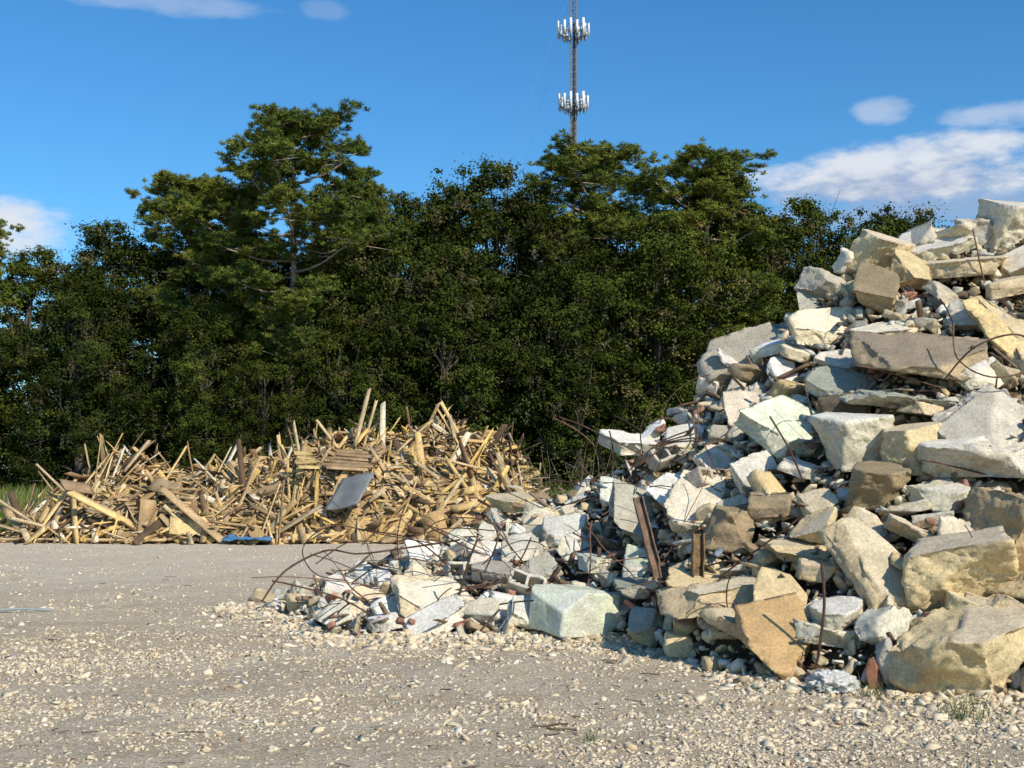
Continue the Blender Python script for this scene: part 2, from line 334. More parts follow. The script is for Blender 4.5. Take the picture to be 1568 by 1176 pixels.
palkeys=['cream','tan','gwhite','white','grey','brown','yellow','mint','brick','teal','dark','orange']
def cols(Nn,rng,X,dark=0.):
    right=np.clip((X-1.)/2,0,1)
    pl=np.array([.15,.10,.22,.22,.11,.08,.01,.05,.02,.02,.05,.0]);pr=np.array([.18,.20,.20,.10,.10,.10,.04,.01,.01,.02,.05,.01])
    pl[5]+=dark;pr[5]+=dark;pl[10]+=dark*.6;pr[10]+=dark*.6
    cp=np.cumsum(pl[None]*(1-right[:,None])+pr[None]*right[:,None],1);cp/=cp[:,-1:]
    k=(rng.rand(Nn)[:,None]>cp).sum(1).clip(0,11)
    A=np.array([PAL[p][0] for p in palkeys])[k];B=np.array([PAL[p][1] for p in palkeys])[k]
    v=rng.uniform(.65,1.05,(Nn,1));return A*v,B*v
def sample_pile(Nn,rng):
    X=rng.uniform(-3.7,12,Nn*3);Y=rng.uniform(8.7,20,Nn*3)
    h=pile_h(X,Y);ok=(h>.03)&((Y<16.6)|(rng.rand(Nn*3)<.4));X,Y,h=X[ok][:Nn],Y[ok][:Nn],h[ok][:Nn]
    return X,Y,h
H_=np.array(heroes)
def chunks(name,Nn,smin,smax,pw,L,nt_,seed,lift,clear,dark=0.,tilt=.5):
    rng=np.random.RandomState(seed);X,Y,h=sample_pile(Nn,rng)
    s=smin*(smax/smin)**(rng.rand(len(X))**pw)
    s*=np.interp(X,[-3.5,0,2.5],[.6,.8,1.])
    d=np.sqrt((X[:,None]-H_[None,:,0])**2+((Y[:,None]-H_[None,:,1]))**2*.8)-(H_[None,:,3]*.41+s[:,None]*.3*clear)
    ok=d.min(1)>0 if clear else np.ones(len(X),bool)
    X,Y,h,s=X[ok],Y[ok],h[ok],s[ok];M=len(X)
    dims=np.stack([s*rng.uniform(.9,1.8,M),s*rng.uniform(.5,1.1,M),s*rng.uniform(.18,.6,M)],1)
    R=rotm(rng.uniform(-1.2,1.2,M)+np.where(rng.rand(M)<.5,np.pi,0),rng.normal(.35,tilt,M),rng.normal(0,tilt,M))
    pos=np.stack([X,Y,h+lift*s-.05+rng.uniform(-.04,.04,M)],1);A,B=cols(M,rng,X,dark)
    T=[block(L,seed*50+j,'slab' if j%4 else 'block',(1,.8,.5)) for j in range(nt_)]
    pobj(name,scatter(T,pos,dims,R,A,B,rng),[M_conc],PILE)
chunks('medium_concrete_chunks',2700,.13,.46,1.8,.13,22,21,.14,.4,.02,.65)
chunks('small_concrete_chunks',9000,.05,.17,1.2,.4,16,22,.12,0,.10,.8)
chunks('rubble_fragments',11000,.02,.06,1.2,1.,14,23,.3,0,.3,.7)
rng=np.random.RandomState(5);Nb=85;X=rng.uniform(-2.4,4.2,Nb);Y=np.interp(X,[-3,-1.9,1.1,1.8,3],[15,12.7,12.5,10.6,9.6])+rng.uniform(0.,4.5,Nb);Y[:24]=np.interp(X[:24],[-3,-1.9,1.1,1.8,3],[15,12.7,12.5,10.6,9.6])+rng.uniform(0,.6,24);h=pile_h(X,Y)
dims=np.stack([rng.uniform(.05,.18,len(X)),rng.uniform(.05,.1,len(X)),np.full(len(X),.055)],1)
A=np.array([[.42,.22,.155]])*rng.uniform(.6,1.25,(len(X),1))
pobj('red_bricks',scatter([block(.2,900+j,'brick',(1,.6,.4)) for j in range(7)],np.stack([X,Y,h+.06],1),dims,rotm(rng.uniform(0,6.28,len(X)),rng.normal(.2,.5,len(X)),rng.normal(0,.5,len(X))),A,A*.9,rng),[M_conc],PILE)
def plank(seed,rag=1.):
    r=np.random.RandomState(seed);nxs=6
    xs_=np.linspace(-.5,.5,nxs);ring=np.array([(-.5,-.5),(.5,-.5),(.5,.5),(-.5,.5)])
    V=[]
    for a,x in enumerate(xs_):
        for b_i,(yy,zz) in enumerate(ring):
            ex=r.uniform(-.09,.09)*rag if a in(0,nxs-1) and b_i in(0,2) else 0
            sc=1-r.uniform(0,.45)*rag if a in(0,nxs-1) else 1
            V.append((x+ex,yy*sc,zz+.03*r.normal()))
    V=np.array(V);F=[]
    for a in range(nxs-1):
        for b_i in range(4):F.append((a*4+b_i,a*4+(b_i+1)%4,a*4+4+(b_i+1)%4,a*4+4+b_i))
    F.append((3,2,1,0));e=(nxs-1)*4;F.append((e,e+1,e+2,e+3));return V,np.array(F),np.zeros(len(V))
Nb=260;X=rng.uniform(-2.8,5.5,Nb);Y=np.interp(X,[-3,-1.9,1.1,1.8,3,6],[15,12.7,12.5,10.6,9.6,9.2])+rng.uniform(0.,4.8,Nb);h=pile_h(X,Y)
dims=np.stack([rng.uniform(.12,.5,Nb),rng.uniform(.02,.07,Nb),rng.uniform(.008,.03,Nb)],1)
A=np.array([(.14,.09,.055),(.2,.14,.09),(.09,.07,.055),(.35,.27,.18),(.5,.46,.4),(.16,.2,.24)])[rng.choice(6,Nb,p=[.3,.25,.15,.17,.1,.03])]
pobj('scrap_pieces',scatter([plank(300+j) for j in range(6)],np.stack([X,Y,h+.08],1),dims,rotm(rng.uniform(0,6.28,Nb),rng.normal(.3,.5,Nb),rng.normal(0,.6,Nb)),A,A,rng),[M_rust],PILE)
def rebar(p0,d0,L,rng,curl=1.,seg=14,rad=.008,col=(.12,.06,.035)):
    p=np.array(p0,float);d=np.array(d0,float);d/=np.linalg.norm(d);pts=[p.copy()];w=rng.normal(size=3)*curl
    for i in range(seg):
        w=w*.85+rng.normal(size=3)*.35*curl;d=d+np.cross(w,d)*L/seg*.9;d[2]-=.02*curl;d/=np.linalg.norm(d);p=p+d*L/seg;pts.append(p.copy())
    pts=np.array(pts);gz=pile_h(pts[:,0],pts[:,1]);pts[:,2]=np.maximum(pts[:,2],gz*.9+.01)
    return tube(pts,rad,5,col)
rng=np.random.RandomState(8);parts=[]
for k in range(130):
    X=rng.uniform(-2.3,6.4) if k%3==0 else rng.uniform(-1.9,2.2);Y=rng.uniform(np.interp(X,[-3,-1.9,1.1,1.8,3,9],[15,12.7,12.5,10.6,9.6,9.2])+.3,15.2);z=pile_h(np.array([X]),np.array([Y]))[0]
    L=rng.uniform(.3,.9) if X>2.2 or k%4 else rng.uniform(.9,1.6)
    parts.append(rebar((X,Y,z+.08),(rng.normal(),rng.normal()*.6-.1,rng.uniform(.1,.8)),L,rng,rng.uniform(.4,2.)/max(1,L),rad=rng.choice([.004,.006,.009]),col=rng.choice([.8,1.5,.5])*np.array([.11,.06,.04])))
def curve(pts,r,c=(.12,.07,.045)):
    pts=np.array(pts,float);n=len(pts);tt=np.linspace(0,n-1,n*5);i=np.clip(tt.astype(int),0,n-2);f=(tt-i)[:,None]
    def P(k):return pts[np.clip(k,0,n-1)]
    q=.5*((2*P(i))+(-P(i-1)+P(i+1))*f+(2*P(i-1)-5*P(i)+4*P(i+1)-P(i+2))*f*f+(-P(i-1)+3*P(i)-3*P(i+1)+P(i+2))*f**3)
    return tube(q,r,6,c)
parts+=[curve([(-.9,14.3,.85),(-1.5,14.4,.95),(-2.1,14.5,1.05),(-2.45,14.5,.8),(-2.3,14.4,.5),(-1.9,14.3,.42)],.008),
 curve([(-.6,14.2,.9),(-1.2,14.4,.8),(-1.8,14.5,.72),(-2.2,14.6,.75),(-2.7,14.7,.5),(-3.,14.8,.12)],.012),
 curve([(-.2,14.3,1.0),(-.8,14.4,1.02),(-1.4,14.5,.85),(-1.9,14.5,.86),(-2.3,14.5,.6)],.008),
 curve([(-.9,14.2,.8),(-1.,14.2,1.0),(-.7,14.2,1.15),(-.2,14,1.1),(0,13.8,.8)],.008),
 curve([(-.3,13.2,.6),(-.15,13.1,1.0),(-.3,13.05,1.25),(-.1,13,1.0),(.15,12.9,.7)],.009),
 curve([(4.3,12.3,2.6),(4.5,12,2.9),(4.9,11.9,3.0),(5.2,12,2.7)],.010),curve([(4.5,12.6,3.2),(4.4,12.2,2.8),(4.7,12,2.6),(5.3,12.1,2.75)],.008),
 curve([(1.5,14.2,1.9),(1.45,13.9,2.2),(1.6,13.8,2.5)],.008),
 curve([(2.45,9.95,.1),(2.5,9.9,.6),(2.48,9.9,.95)],.012,(.09,.05,.035)),curve([(2.8,11.9,1.6),(2.6,11.6,1.9),(2.4,11.5,2.2)],.009),
 curve([(-.55,12.9,.4),(-.45,12.7,.75),(-.35,12.6,1.0)],.012)]
for a in range(4):
    parts.append(curve([(1.35+a*.05,14.2-a*.1,1.7+a*.03),(1.65+a*.04,14.0,2.0),(2.+a*.05,13.9,2.15-a*.04)],.009))
pobj('rebar',parts,[M_rust],PILE)
def lbeam(p0,p1,w,th,col,rng,n=6):
    p0=np.array(p0);p1=np.array(p1);L=np.linalg.norm(p1-p0);z=(p1-p0)/L;x=np.cross(z,[.2,-1,.1]);x/=np.linalg.norm(x);y=np.cross(z,x)
    out=[]
    for dims,c in(((w,th,L),(0,0,0)),((th,w*.5,L),(w*.5,-w*.25,0)),((th,w*.5,L),(-w*.5,-w*.25,0))):
        out.append(boxpart(dims,c,np.stack([x,y,z],1),(p0+p1)/2,col,n,3,.012))
    return out
b_=lbeam((1.5,12.3,.45),(1.27,12.55,1.42),.09,.012,(.17,.11,.075),rng)+lbeam((1.72,11.5,.5),(1.74,11.6,1.1),.1,.012,(.17,.11,.05),rng)+lbeam((1.52,11.7,.3),(1.45,11.95,.8),.1,.015,(.14,.08,.05),rng)
pobj('rusty_steel_channels',b_,[M_rust],PILE)

# ------------------------------------------------------------------ gravel on the ground
rng=np.random.RandomState(77)
def gravel(name,X,Y,s,rng):
    z=ground_h(X,Y);M=len(X)
    dims=np.stack([s*rng.uniform(.9,2.,M),s*rng.uniform(.7,1.3,M),s*rng.uniform(.35,.75,M)],1)
    R=rotm(rng.uniform(0,6.28,M),rng.normal(0,.4,M),rng.normal(0,.4,M))
    pl=np.array([(.70,.59,.42),(.64,.53,.37),(.76,.67,.51),(.58,.50,.38),(.44,.36,.25),(.63,.50,.32),(.82,.76,.63),(.34,.22,.15)])
    A=pl[rng.choice(8,M,p=[.30,.28,.14,.12,.07,.07,.01,.01])]*rng.uniform(.80,1.06,(M,1))
    return make_obj(name,scatter([block(1.,700+j,'chip') for j in range(20)],np.stack([X,Y,z+s*.04],1),dims,R,A,A*.95,rng),[M_peb])
def cand(Nn):
    v=rng.rand(Nn);Y=1/(1/4.9*(1-v)+1/27.*v);X=rng.uniform(-1,1,Nn)*(Y*.47+1.2)
    dn=n2(X*.6+Y*.2,Y,.8,91,3)*.7+n2(X,Y,2.4,95,2)*.3
    bands=np.exp(-((Y-13.-.3*X)/1.5)**2)*.20+np.exp(-((Y-8.3+.1*X)/.9)**2)*.10
    k=rng.rand(Nn)<np.clip((dn+bands-.45)*4.,.10,1);return X[k],Y[k]
X,Y=cand(140000);s=.0085*np.exp(rng.rand(len(X))**2*1.25)*np.interp(Y,[5,12,27],[.9,1.25,1.5])
X2,Y2=cand(9000);s2=.022*np.exp(rng.rand(len(X2))**2*1.)*np.interp(Y2,[5,10],[.75,1.1])
nb=9000;xb=rng.uniform(-3.7,6.5,nb);yb=np.interp(xb,[-3.6,-3.0,-1.9,1.1,1.8,3.1,9],[15.6,15.0,12.6,12.4,10.2,9.4,9.0])-rng.exponential(.40,nb)+.15;sb=.014*np.exp(rng.rand(nb)**2.5*1.8)
gravel('gravel',np.concatenate([X,X2,xb]),np.concatenate([Y,Y2,yb]),np.concatenate([s,s2,sb]),rng)
parts=[]
for k in range(150):
    v=rng.rand();Y=1/(1/5.4*(1-v)+1/26*v);X=rng.uniform(-1,1)*(Y*.44)
    a=rng.uniform(-.9,.9);L=rng.uniform(.03,.13)*(1+Y*.03);z=ground_h(np.array([X]),np.array([Y]))[0]+.012
    tt=np.linspace(-.5,.5,5);cv=rng.normal()*.3
    parts.append(tube(np.stack([X+tt*L*math.cos(a),Y+tt*L*math.sin(a)+cv*L*(tt**2),np.full(5,z)+rng.uniform(0,.01)+tt*rng.normal()*.01],1),rng.uniform(.002,.006),4,rng.choice([.1,.18,.3])*np.array([1,.8,.6])))
for X,Y,a,L in((.25,8.1,.2,.24),(.32,8.0,-.35,.2)):
    tt=np.linspace(-.5,.5,6);z=ground_h(np.array([X]),np.array([Y]))[0]+.015;parts.append(tube(np.stack([X+tt*L*math.cos(a),Y+tt*L*math.sin(a)+.1*L*np.sin(tt*7),z+tt*0],1),.007,5,(.16,.12,.08)))
make_obj('fallen_twigs',parts,[M_bark])
tt=np.linspace(-.5,.5,8);make_obj('discarded_pipe',[tube(np.stack([-6.0+tt*1.1,14.6+tt*.1,.05+.01*np.sin(tt*9)],1),.014,8,(.30,.34,.36))],[M_metal])

# plastic bag
bm=bmesh.new();bmesh.ops.create_icosphere(bm,subdivisions=5,radius=1.);V=np.array([v.co[:] for v in bm.verts]);F=np.array([[v.index for v in f.verts] for f in bm.faces]);bm.free()
r=1+(np.abs(fbm(V*2.2,5)-.5)*-3.+.4)+(np.abs(fbm(V*7,8)-.5)*-1.1);V=V*r[:,None]*np.array([.18,.11,.09]);V[:,2]=np.maximum(V[:,2],-.06)
o=make_obj('plastic_bag',[(V,F,(.66,.65,.63),0)],[M_plastic]);o.location=(2.46,9.5,.06);o.rotation_euler=(0,.1,.3)
# weeds
def blades(Nn,X,Y,h,w,rng,col,lean=.35):
    z=ground_h(X,Y);a=rng.uniform(0,6.28,Nn);dx=rng.normal(size=Nn)*lean*h;dy=rng.normal(size=Nn)*lean*h
    b=np.stack([X,Y,z-.01],1);wv=np.stack([np.cos(a)*w,np.sin(a)*w,0*a],1)
    m=b+np.stack([dx*.35,dy*.35,h*.55],1);tp=b+np.stack([dx,dy,h],1)
    V=np.stack([b-wv,b+wv,m+wv*.7,m-wv*.7,tp],1).reshape(-1,3);i=np.arange(Nn)*5
    C=np.repeat(col,5,0)
    return [(V,np.stack([i,i+1,i+2,i+3],1),C,0)],(V,np.stack([i+3,i+2,i+4],1),C,0)
M_grass=attr_mat('grass_blades',.8,None,None,None,spec=.2,trans=.3)
for (cx,cy,sr,n,hh_) in((3.15,8.55,.11,70,.22),(2.72,9.3,.07,50,.16),(.52,7.75,.05,30,.10),(1.85,9.6,.07,30,.09),(2.95,9.0,.15,30,.08),(3.35,8.9,.15,30,.1)):
    X=cx+rng.normal(size=n)*sr;Y=cy+rng.normal(size=n)*sr;c=np.array([[.17,.20,.07]])*rng.uniform(.6,1.5,(n,1))
    p,q=blades(n,X,Y,hh_*rng.uniform(.4,1.2,n),np.full(n,.003),rng,c,lean=.45)
    make_obj('grass_tuft',[p[0],q],[M_grass])
n=50000;X=rng.uniform(-45,45,n);Y=rng.uniform(34.5,53,n);k=(n2(X,Y,.5,7,2)+rng.rand(n)*.4>.45);X,Y=X[k],Y[k];n=len(X)
c=np.where(rng.rand(n,1)<.6,np.array([[.12,.19,.04]]),np.array([[.32,.30,.10]]))*rng.uniform(.6,1.3,(n,1))
p,q=blades(n,X,Y,rng.uniform(.5,1.3,n),np.full(n,.02),rng,c,lean=.25);make_obj('field_grass',[p[0],q],[M_grass])

# ------------------------------------------------------------------ wood debris pile
def wood_h(X,Y):
    hr=np.interp(X,[-12.7,-12.3,-11.7,-10.7,-9.6,-8.5,-7.4,-6.3,-5.3,-4.65,-3.7,-2.7,-1.7,-.7,.1,.4,.7],[0,.1,.5,1.2,1.85,1.45,1.8,2.0,2.1,2.5,2.65,2.65,2.55,2.2,1.95,.9,0])
    Yf=np.interp(X,[-13,-11,0,1],[29.6,28.9,28.9,29.8]);t=np.clip((Y-Yf)/(31.4-Yf),0,1)**.75;s=np.clip((35-Y)/3.6,0,1)
    lump=1+(n2(X,Y,.9,201,2)-.5)*.55
    return hr*np.minimum(t,s)*lump
WOOD=empty('wood_debris_pile',(-6,31,0));bpy.context.view_layer.update()
gx=np.arange(-13.4,1.1,.12);gy=np.arange(28.7,35.2,.12);GX,GY=np.meshgrid(gx,gy);GH=wood_h(GX,GY)
GZ=GH*.84-.16+(n2(GX,GY,1.3,61)-.5)*.5*np.clip(GH*2,0,1)
i=np.arange(len(gy)-1)[:,None]*len(gx)+np.arange(len(gx)-1)[None,:]
F=np.stack([i,i+1,i+len(gx)+1,i+len(gx)],-1).reshape(-1,4)
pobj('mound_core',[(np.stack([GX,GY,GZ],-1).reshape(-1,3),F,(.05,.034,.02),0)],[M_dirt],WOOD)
rng=np.random.RandomState(44)
pts=[[],[]];Rs=[[],[]];dm=[[],[]];cl=[[],[]]
wp=np.array([(.64,.45,.205),(.56,.38,.18),(.64,.50,.30),(.44,.31,.17),(.26,.165,.09),(.12,.08,.05),(.74,.65,.49),(.70,.48,.17)])
def wn(X,Y):
    e=.15;f=lambda a,b:float(wood_h(np.array([a]),np.array([b]))[0])
    n=np.array([-(f(X+e,Y)-f(X-e,Y))/(2*e),-(f(X,Y+e)-f(X,Y-e))/(2*e),1.]);return n/np.linalg.norm(n),f(X,Y)
for gidx in range(1750):
    X=rng.uniform(-12.3,.45);Y=28.95+3.1*rng.rand();nv,h=wn(X,Y)
    if h<.04:continue
    ax=rng.normal(size=3)*np.array([1.2,1,1.]);ax-=ax@nv*nv;ax/=np.linalg.norm(ax);ax=ax+nv*rng.normal()*.2
    if rng.rand()<.03:ax=np.array([rng.normal()*.7,rng.normal()*.4,1.])
    ncl=rng.randint(2,9);bc=wp[rng.choice(8,p=[.22,.15,.15,.13,.10,.07,.05,.13] if X>-6 else [.15,.18,.16,.18,.13,.09,.05,.06])]
    if X>-2.6 and Y>30.4 and rng.rand()<.4:bc=wp[rng.choice([4,5])]
    wide=rng.rand()<.10
    if wide:ncl=rng.randint(1,3)
    for j in range(ncl):
        x=ax+rng.normal(size=3)*.16;x/=np.linalg.norm(x);zz=nv+rng.normal(size=3)*.4;y=np.cross(zz,x);y/=np.linalg.norm(y);z3=np.cross(x,y)
        L=rng.uniform(.2,1.0) if rng.rand()<.84 else rng.uniform(1.,2.1)
        W=rng.uniform(.25,.55) if wide else rng.choice([.03,.04,.06,.09,.09,.14,.18])
        if wide:L=rng.uniform(.35,1.0)
        p=np.array([X+rng.normal()*.25,Y+rng.normal()*.18,0]);p[2]=float(wood_h(p[:1],p[1:2])[0])+rng.uniform(-.12,.13)
        p[2]+=max(0,abs(x[2])*L*.3-.15) if abs(x[2])>.75 else 0
        p[2]+=max(0,.03-(p[2]-abs(x[2])*L*.5))
        g_=int(wide);pts[g_].append(p);Rs[g_].append(np.stack([x,y,z3],1));dm[g_].append((L,W,.015 if wide else rng.uniform(.012,.035)))
        cl[g_].append(bc*rng.uniform(.6,1.1) if rng.rand()<.72 else wp[rng.randint(8)])
SHEETS=[plank(150+j,.25) for j in range(6)]
wparts=[]
for g_ in(0,1):
    c_=np.array(cl[g_]);wparts+=scatter([plank(j) for j in range(12)] if g_==0 else SHEETS,np.array(pts[g_]),np.array(dm[g_]),np.array(Rs[g_]),c_,c_,rng)
pobj('splintered_boards',wparts,[M_wood],WOOD)
def Rdir(yaw,el,roll):
    cy_=np.cos(yaw);sy_=np.sin(yaw);ce=np.cos(el);se=np.sin(el)
    x=np.stack([cy_*ce,sy_*ce,-se],-1);y=np.stack([-sy_,cy_,0*cy_],-1);z=np.cross(x,y)
    cr=np.cos(roll)[:,None];sr=np.sin(roll)[:,None];return np.stack([x,y*cr+z*sr,-y*sr+z*cr],-1)
big=[(-9.5,28.9,.75,.15,.5,.5,(1.9,.22,.06),(.68,.48,.22)),
 (-3.75,30.9,3.0,1.0,-1.2,.3,(1.6,.10,.05),(.48,.36,.21)),(-3.6,31,2.75,.2,-1.3,.3,(1.4,.09,.05),(.56,.42,.23)),
 (-11.6,29.2,.65,.1,.6,.2,(1.7,.09,.05),(.5,.37,.23)),(-11.6,29.2,.25,.05,.3,.2,(1.5,.14,.04),(.48,.35,.2)),(-6.9,30.5,2.1,.4,-1.1,.2,(.7,.16,.04),(.72,.64,.5)),(-5.5,30.4,2.05,.3,-1.2,.2,(.6,.12,.04),(.7,.6,.43)),
 (-4.6,30.8,2.6,2.6,-.8,.2,(1.0,.1,.05),(.6,.45,.24)),(-11,29.8,1.4,.3,.8,.3,(1.2,.08,.04),(.46,.34,.22)),(-9.3,30.6,2.05,.5,-.9,.3,(1.0,.14,.04),(.52,.38,.23)),(-2.4,30.9,2.6,.4,-.7,.3,(1.1,.08,.05),(.56,.44,.22)),(-1.,30,1.8,.1,.25,.2,(1.7,.1,.05),(.62,.45,.23)),
 (-2.2,29.3,.8,.1,-.2,.3,(1.8,.1,.05),(.56,.41,.19)),(-6.2,28.9,.4,.05,.12,.3,(1.8,.08,.05),(.46,.31,.16)),(-11.2,28.7,.1,.03,.0,.1,(1.6,.1,.05),(.5,.37,.22)),(-8.9,28.6,.09,-.05,.0,.2,(1.9,.12,.05),(.54,.39,.21))]
q=np.array([b_[3:6] for b_ in big]);bc=np.array([b_[7] for b_ in big])
pobj('long_boards',scatter([plank(50+j,.6) for j in range(6)],np.array([b_[:3] for b_ in big]),np.array([b_[6] for b_ in big]),Rdir(q[:,0],q[:,1],q[:,2]),bc,bc,rng),[M_wood],WOOD)
sh=[(-7.4,28.95,.42,.2,.9,0,(1.2,.55,.02),(.70,.52,.24)),(-8.4,29.9,1.3,-.6,.8,.3,(.8,.4,.02),(.42,.3,.18)),(-10.4,29.6,1.3,.9,.8,.2,(.9,.35,.02),(.36,.25,.15)),(-.9,30,1.4,.2,.9,-.3,(.7,.4,.02),(.6,.44,.24))]
q=np.array([b_[3:6] for b_ in sh]);bc=np.array([b_[7] for b_ in sh])
pobj('plywood_sheets',scatter(SHEETS,np.array([b_[:3] for b_ in sh]),np.array([b_[6] for b_ in sh]),rotm(q[:,0],q[:,1],q[:,2]),bc,bc,rng),[M_wood],WOOD)
def panel(cx,cy,cz,yaw,tilt,n,L,w,gap,col):
    P=[];Dm=[]
    R=rotm(np.array([yaw]),np.array([tilt]),np.array([.06]))[0]
    for j in range(n):
        c=R@np.array([rng.normal()*.04,(j-(n-1)/2)*(w+gap),rng.normal()*.012]);P.append(c+np.array([cx,cy,cz]));Dm.append((L*rng.uniform(.7,1.05),w,.016))
    return P,np.array(Dm),np.repeat(R[None],n,0)@rotm(rng.normal(0,.05,n),rng.normal(0,.12,n),rng.normal(0,.04,n)),np.array([col])*rng.uniform(.65,1.15,(n,1))
pp=[]
for a in((-3.95,29.75,1.95,.12,.75,6,1.25,.11,.012,(.38,.26,.15)),(-7.9,29.15,1.0,-.5,1.0,6,1.0,.06,.06,(.60,.42,.21)),(-4.9,29.45,1.95,.6,.8,4,.7,.12,.03,(.66,.49,.22)),(-1.6,29.7,1.2,.6,.8,4,.9,.1,.03,(.52,.38,.19)),(-9.0,29.5,.9,1.2,.8,5,.9,.08,.05,(.42,.3,.17))):
    P,Dm,R,C=panel(*a);pp+=scatter([plank(80+j,.4) for j in range(5)],np.array(P),Dm,R,C,C,rng)
pobj('slatted_panels',pp,[M_wood],WOOD)
V,F=grid_cube(10);V=V*.5*np.array([.85,.95,.02]);V[:,0]+=V[:,1]*.25;V[:,2]+=.06*np.sin(V[:,0]*5)+.07*(fbm(V*4,3)-.5);R=rotm(np.array([-.15]),np.array([.85]),np.array([-.12]))[0]
pobj('sheet_metal_panel',[((R@V.T).T+np.array([-3.8,28.98,1.2]),F,(.18,.19,.195),0)],[M_metal],WOOD)
V,F=grid_cube(14);V=V*.5*np.array([1.1,.5,.05]);V[:,2]+=.22*(fbm(V*5,9)-.5);
pobj('blue_tarp_scrap',[(V+np.array([-6.1,28.6,.12]),F,(.10,.26,.5),0)],[M_plastic],WOOD)
parts=[]
for k in range(60):
    X=rng.uniform(-2.8,.5);Y=rng.uniform(30,31.5);z=float(wood_h(np.array([X]),np.array([Y]))[0]);L=rng.uniform(.5,1.1);a=rng.uniform(0,6.28);e=rng.uniform(-.2,.7)
    tt=np.linspace(0,1,7);P=np.stack([X+tt*L*math.cos(a)*math.cos(e),Y+tt*L*.5*math.sin(a),z+tt*L*math.sin(e)],1)+np.cumsum(rng.normal(size=(7,3))*.04,0)
    parts.append(tube(P,np.linspace(.03,.008,7),5,(.10,.07,.045)))
pobj('branches',parts,[M_bark],WOOD)

# ------------------------------------------------------------------ trees
def oak(seed,H=16.,nl=19,ncl=30,nlv=140,low=.05,wide=.34):
    r=np.random.RandomState(seed);parts=[]
    bark=(.085,.072,.057)
    lobes=[];
    for k in range(nl):
        zf=low+ (k+.5)/nl*(.90-low);rr=wide*H*math.sqrt(max(.03,1-((zf-.40)/.55)**2))*r.uniform(.4,.88)
        a=k*2.4+r.uniform(-.5,.5);R=H*r.uniform(.09,.16)*(1.15-.5*zf)
        lobes.append((rr*math.cos(a),rr*math.sin(a),min(max(zf*H,R*.8),H-R*.75),R))
    lobes.append((r.normal()*.4,r.normal()*.4,H-H*.08,H*.075));lobes.append((r.normal()*1.2,r.normal()*1.2,H-H*.17,H*.09));lobes.append((0,0,H*.55,H*.2));lobes.append((0,0,H*.3,H*.17))
    tp=np.array([(0,0,-.3),(r.normal()*.15,r.normal()*.15,H*.15),(r.normal()*.3,r.normal()*.3,H*.35),(r.normal()*.5,r.normal()*.5,H*.6),(0,0,H*.88)])
    parts.append(tube(tp,[.36,.3,.24,.15,.04],9,bark))
    for (x,y,z,R) in lobes:
        s=(tp[1] if z<H*.3 else tp[1]*.4+tp[2]*.6) if z<H*.6 else tp[3]*.7+tp[2]*.3
        e=np.array([x,y,z]);mid=(s+e)/2+r.normal(size=3)*.35;mid[2]-=.2
        tt=np.linspace(0,1,7)[:,None];P=(1-tt)**2*s+2*tt*(1-tt)*mid+tt**2*e
        parts.append(tube(P,np.linspace(.10,.03,7),6,bark))
        for j in range(3):
            q=P[4+j%3];ed=e+r.normal(size=3)*R*.8;parts.append(tube(np.linspace(q,ed,4)+r.normal(size=(4,3))*.06,[.03,.022,.015,.008],4,bark))
    lc=[];ln=[];col=[];sz=[]
    for (x,y,z,R) in lobes:
        lobt=r.uniform(.65,1.35)
        for j in range(ncl):
            d=r.normal(size=3);d/=np.linalg.norm(d);
            if d[2]<-.5:d[2]*=-1
            cc=np.array([x,y,z])+d*np.array([R,R,R*.9])*r.uniform(.5,1.25);rc=r.uniform(.22,.68)
            m=int(nlv*rc/.5)
            dd=r.normal(size=(m,3));dd/=np.linalg.norm(dd,axis=1)[:,None];rad=rc*np.abs(r.normal(size=(m,1)))*.70
            p=cc+dd*rad*np.array([1.1,1.1,.8]);p[:,2]=np.minimum(p[:,2],H+.3)
            lc.append(p);ln.append(dd*.7+np.array([0,-.0,.35])+r.normal(size=(m,3))*.42)
            hue=r.rand();base=np.array([.048,.070,.022])*(1-hue)+np.array([.092,.115,.028])*hue
            if r.rand()<.06:base=np.array([.15,.125,.07])
            col.append(base*lobt*r.uniform(.65,1.3)*r.uniform(.85,1.15,(m,1)));sz.append(r.uniform(.055,.10,m))
        for j in range(5):
            a=r.uniform(0,6.28);p0=np.array([x+math.cos(a)*R*.9,y+math.sin(a)*R*.9,z-R*.2]);m=22;L=r.uniform(.5,1.4)
            tt=r.rand(m,1);p=p0+np.concatenate([r.normal(size=(m,2))*.07,-tt*L],1)
            lc.append(p);ln.append(r.normal(size=(m,3))*np.array([1,1,.1]));col.append(np.array([.15,.145,.10])*r.uniform(.6,1.1,(m,1)));sz.append(np.full(m,.07))
    lc=np.concatenate(lc);ln=np.concatenate(ln);col=np.concatenate(col);sz=np.concatenate(sz)
    k=lc[:,2]>.1;lc,ln,col,sz=lc[k],ln[k],col[k],sz[k]
    parts.append(leaves(lc,ln,sz,sz*.6,col,1,r))
    return make_obj('oak_mesh',parts,[M_bark,M_leaf],link=False)
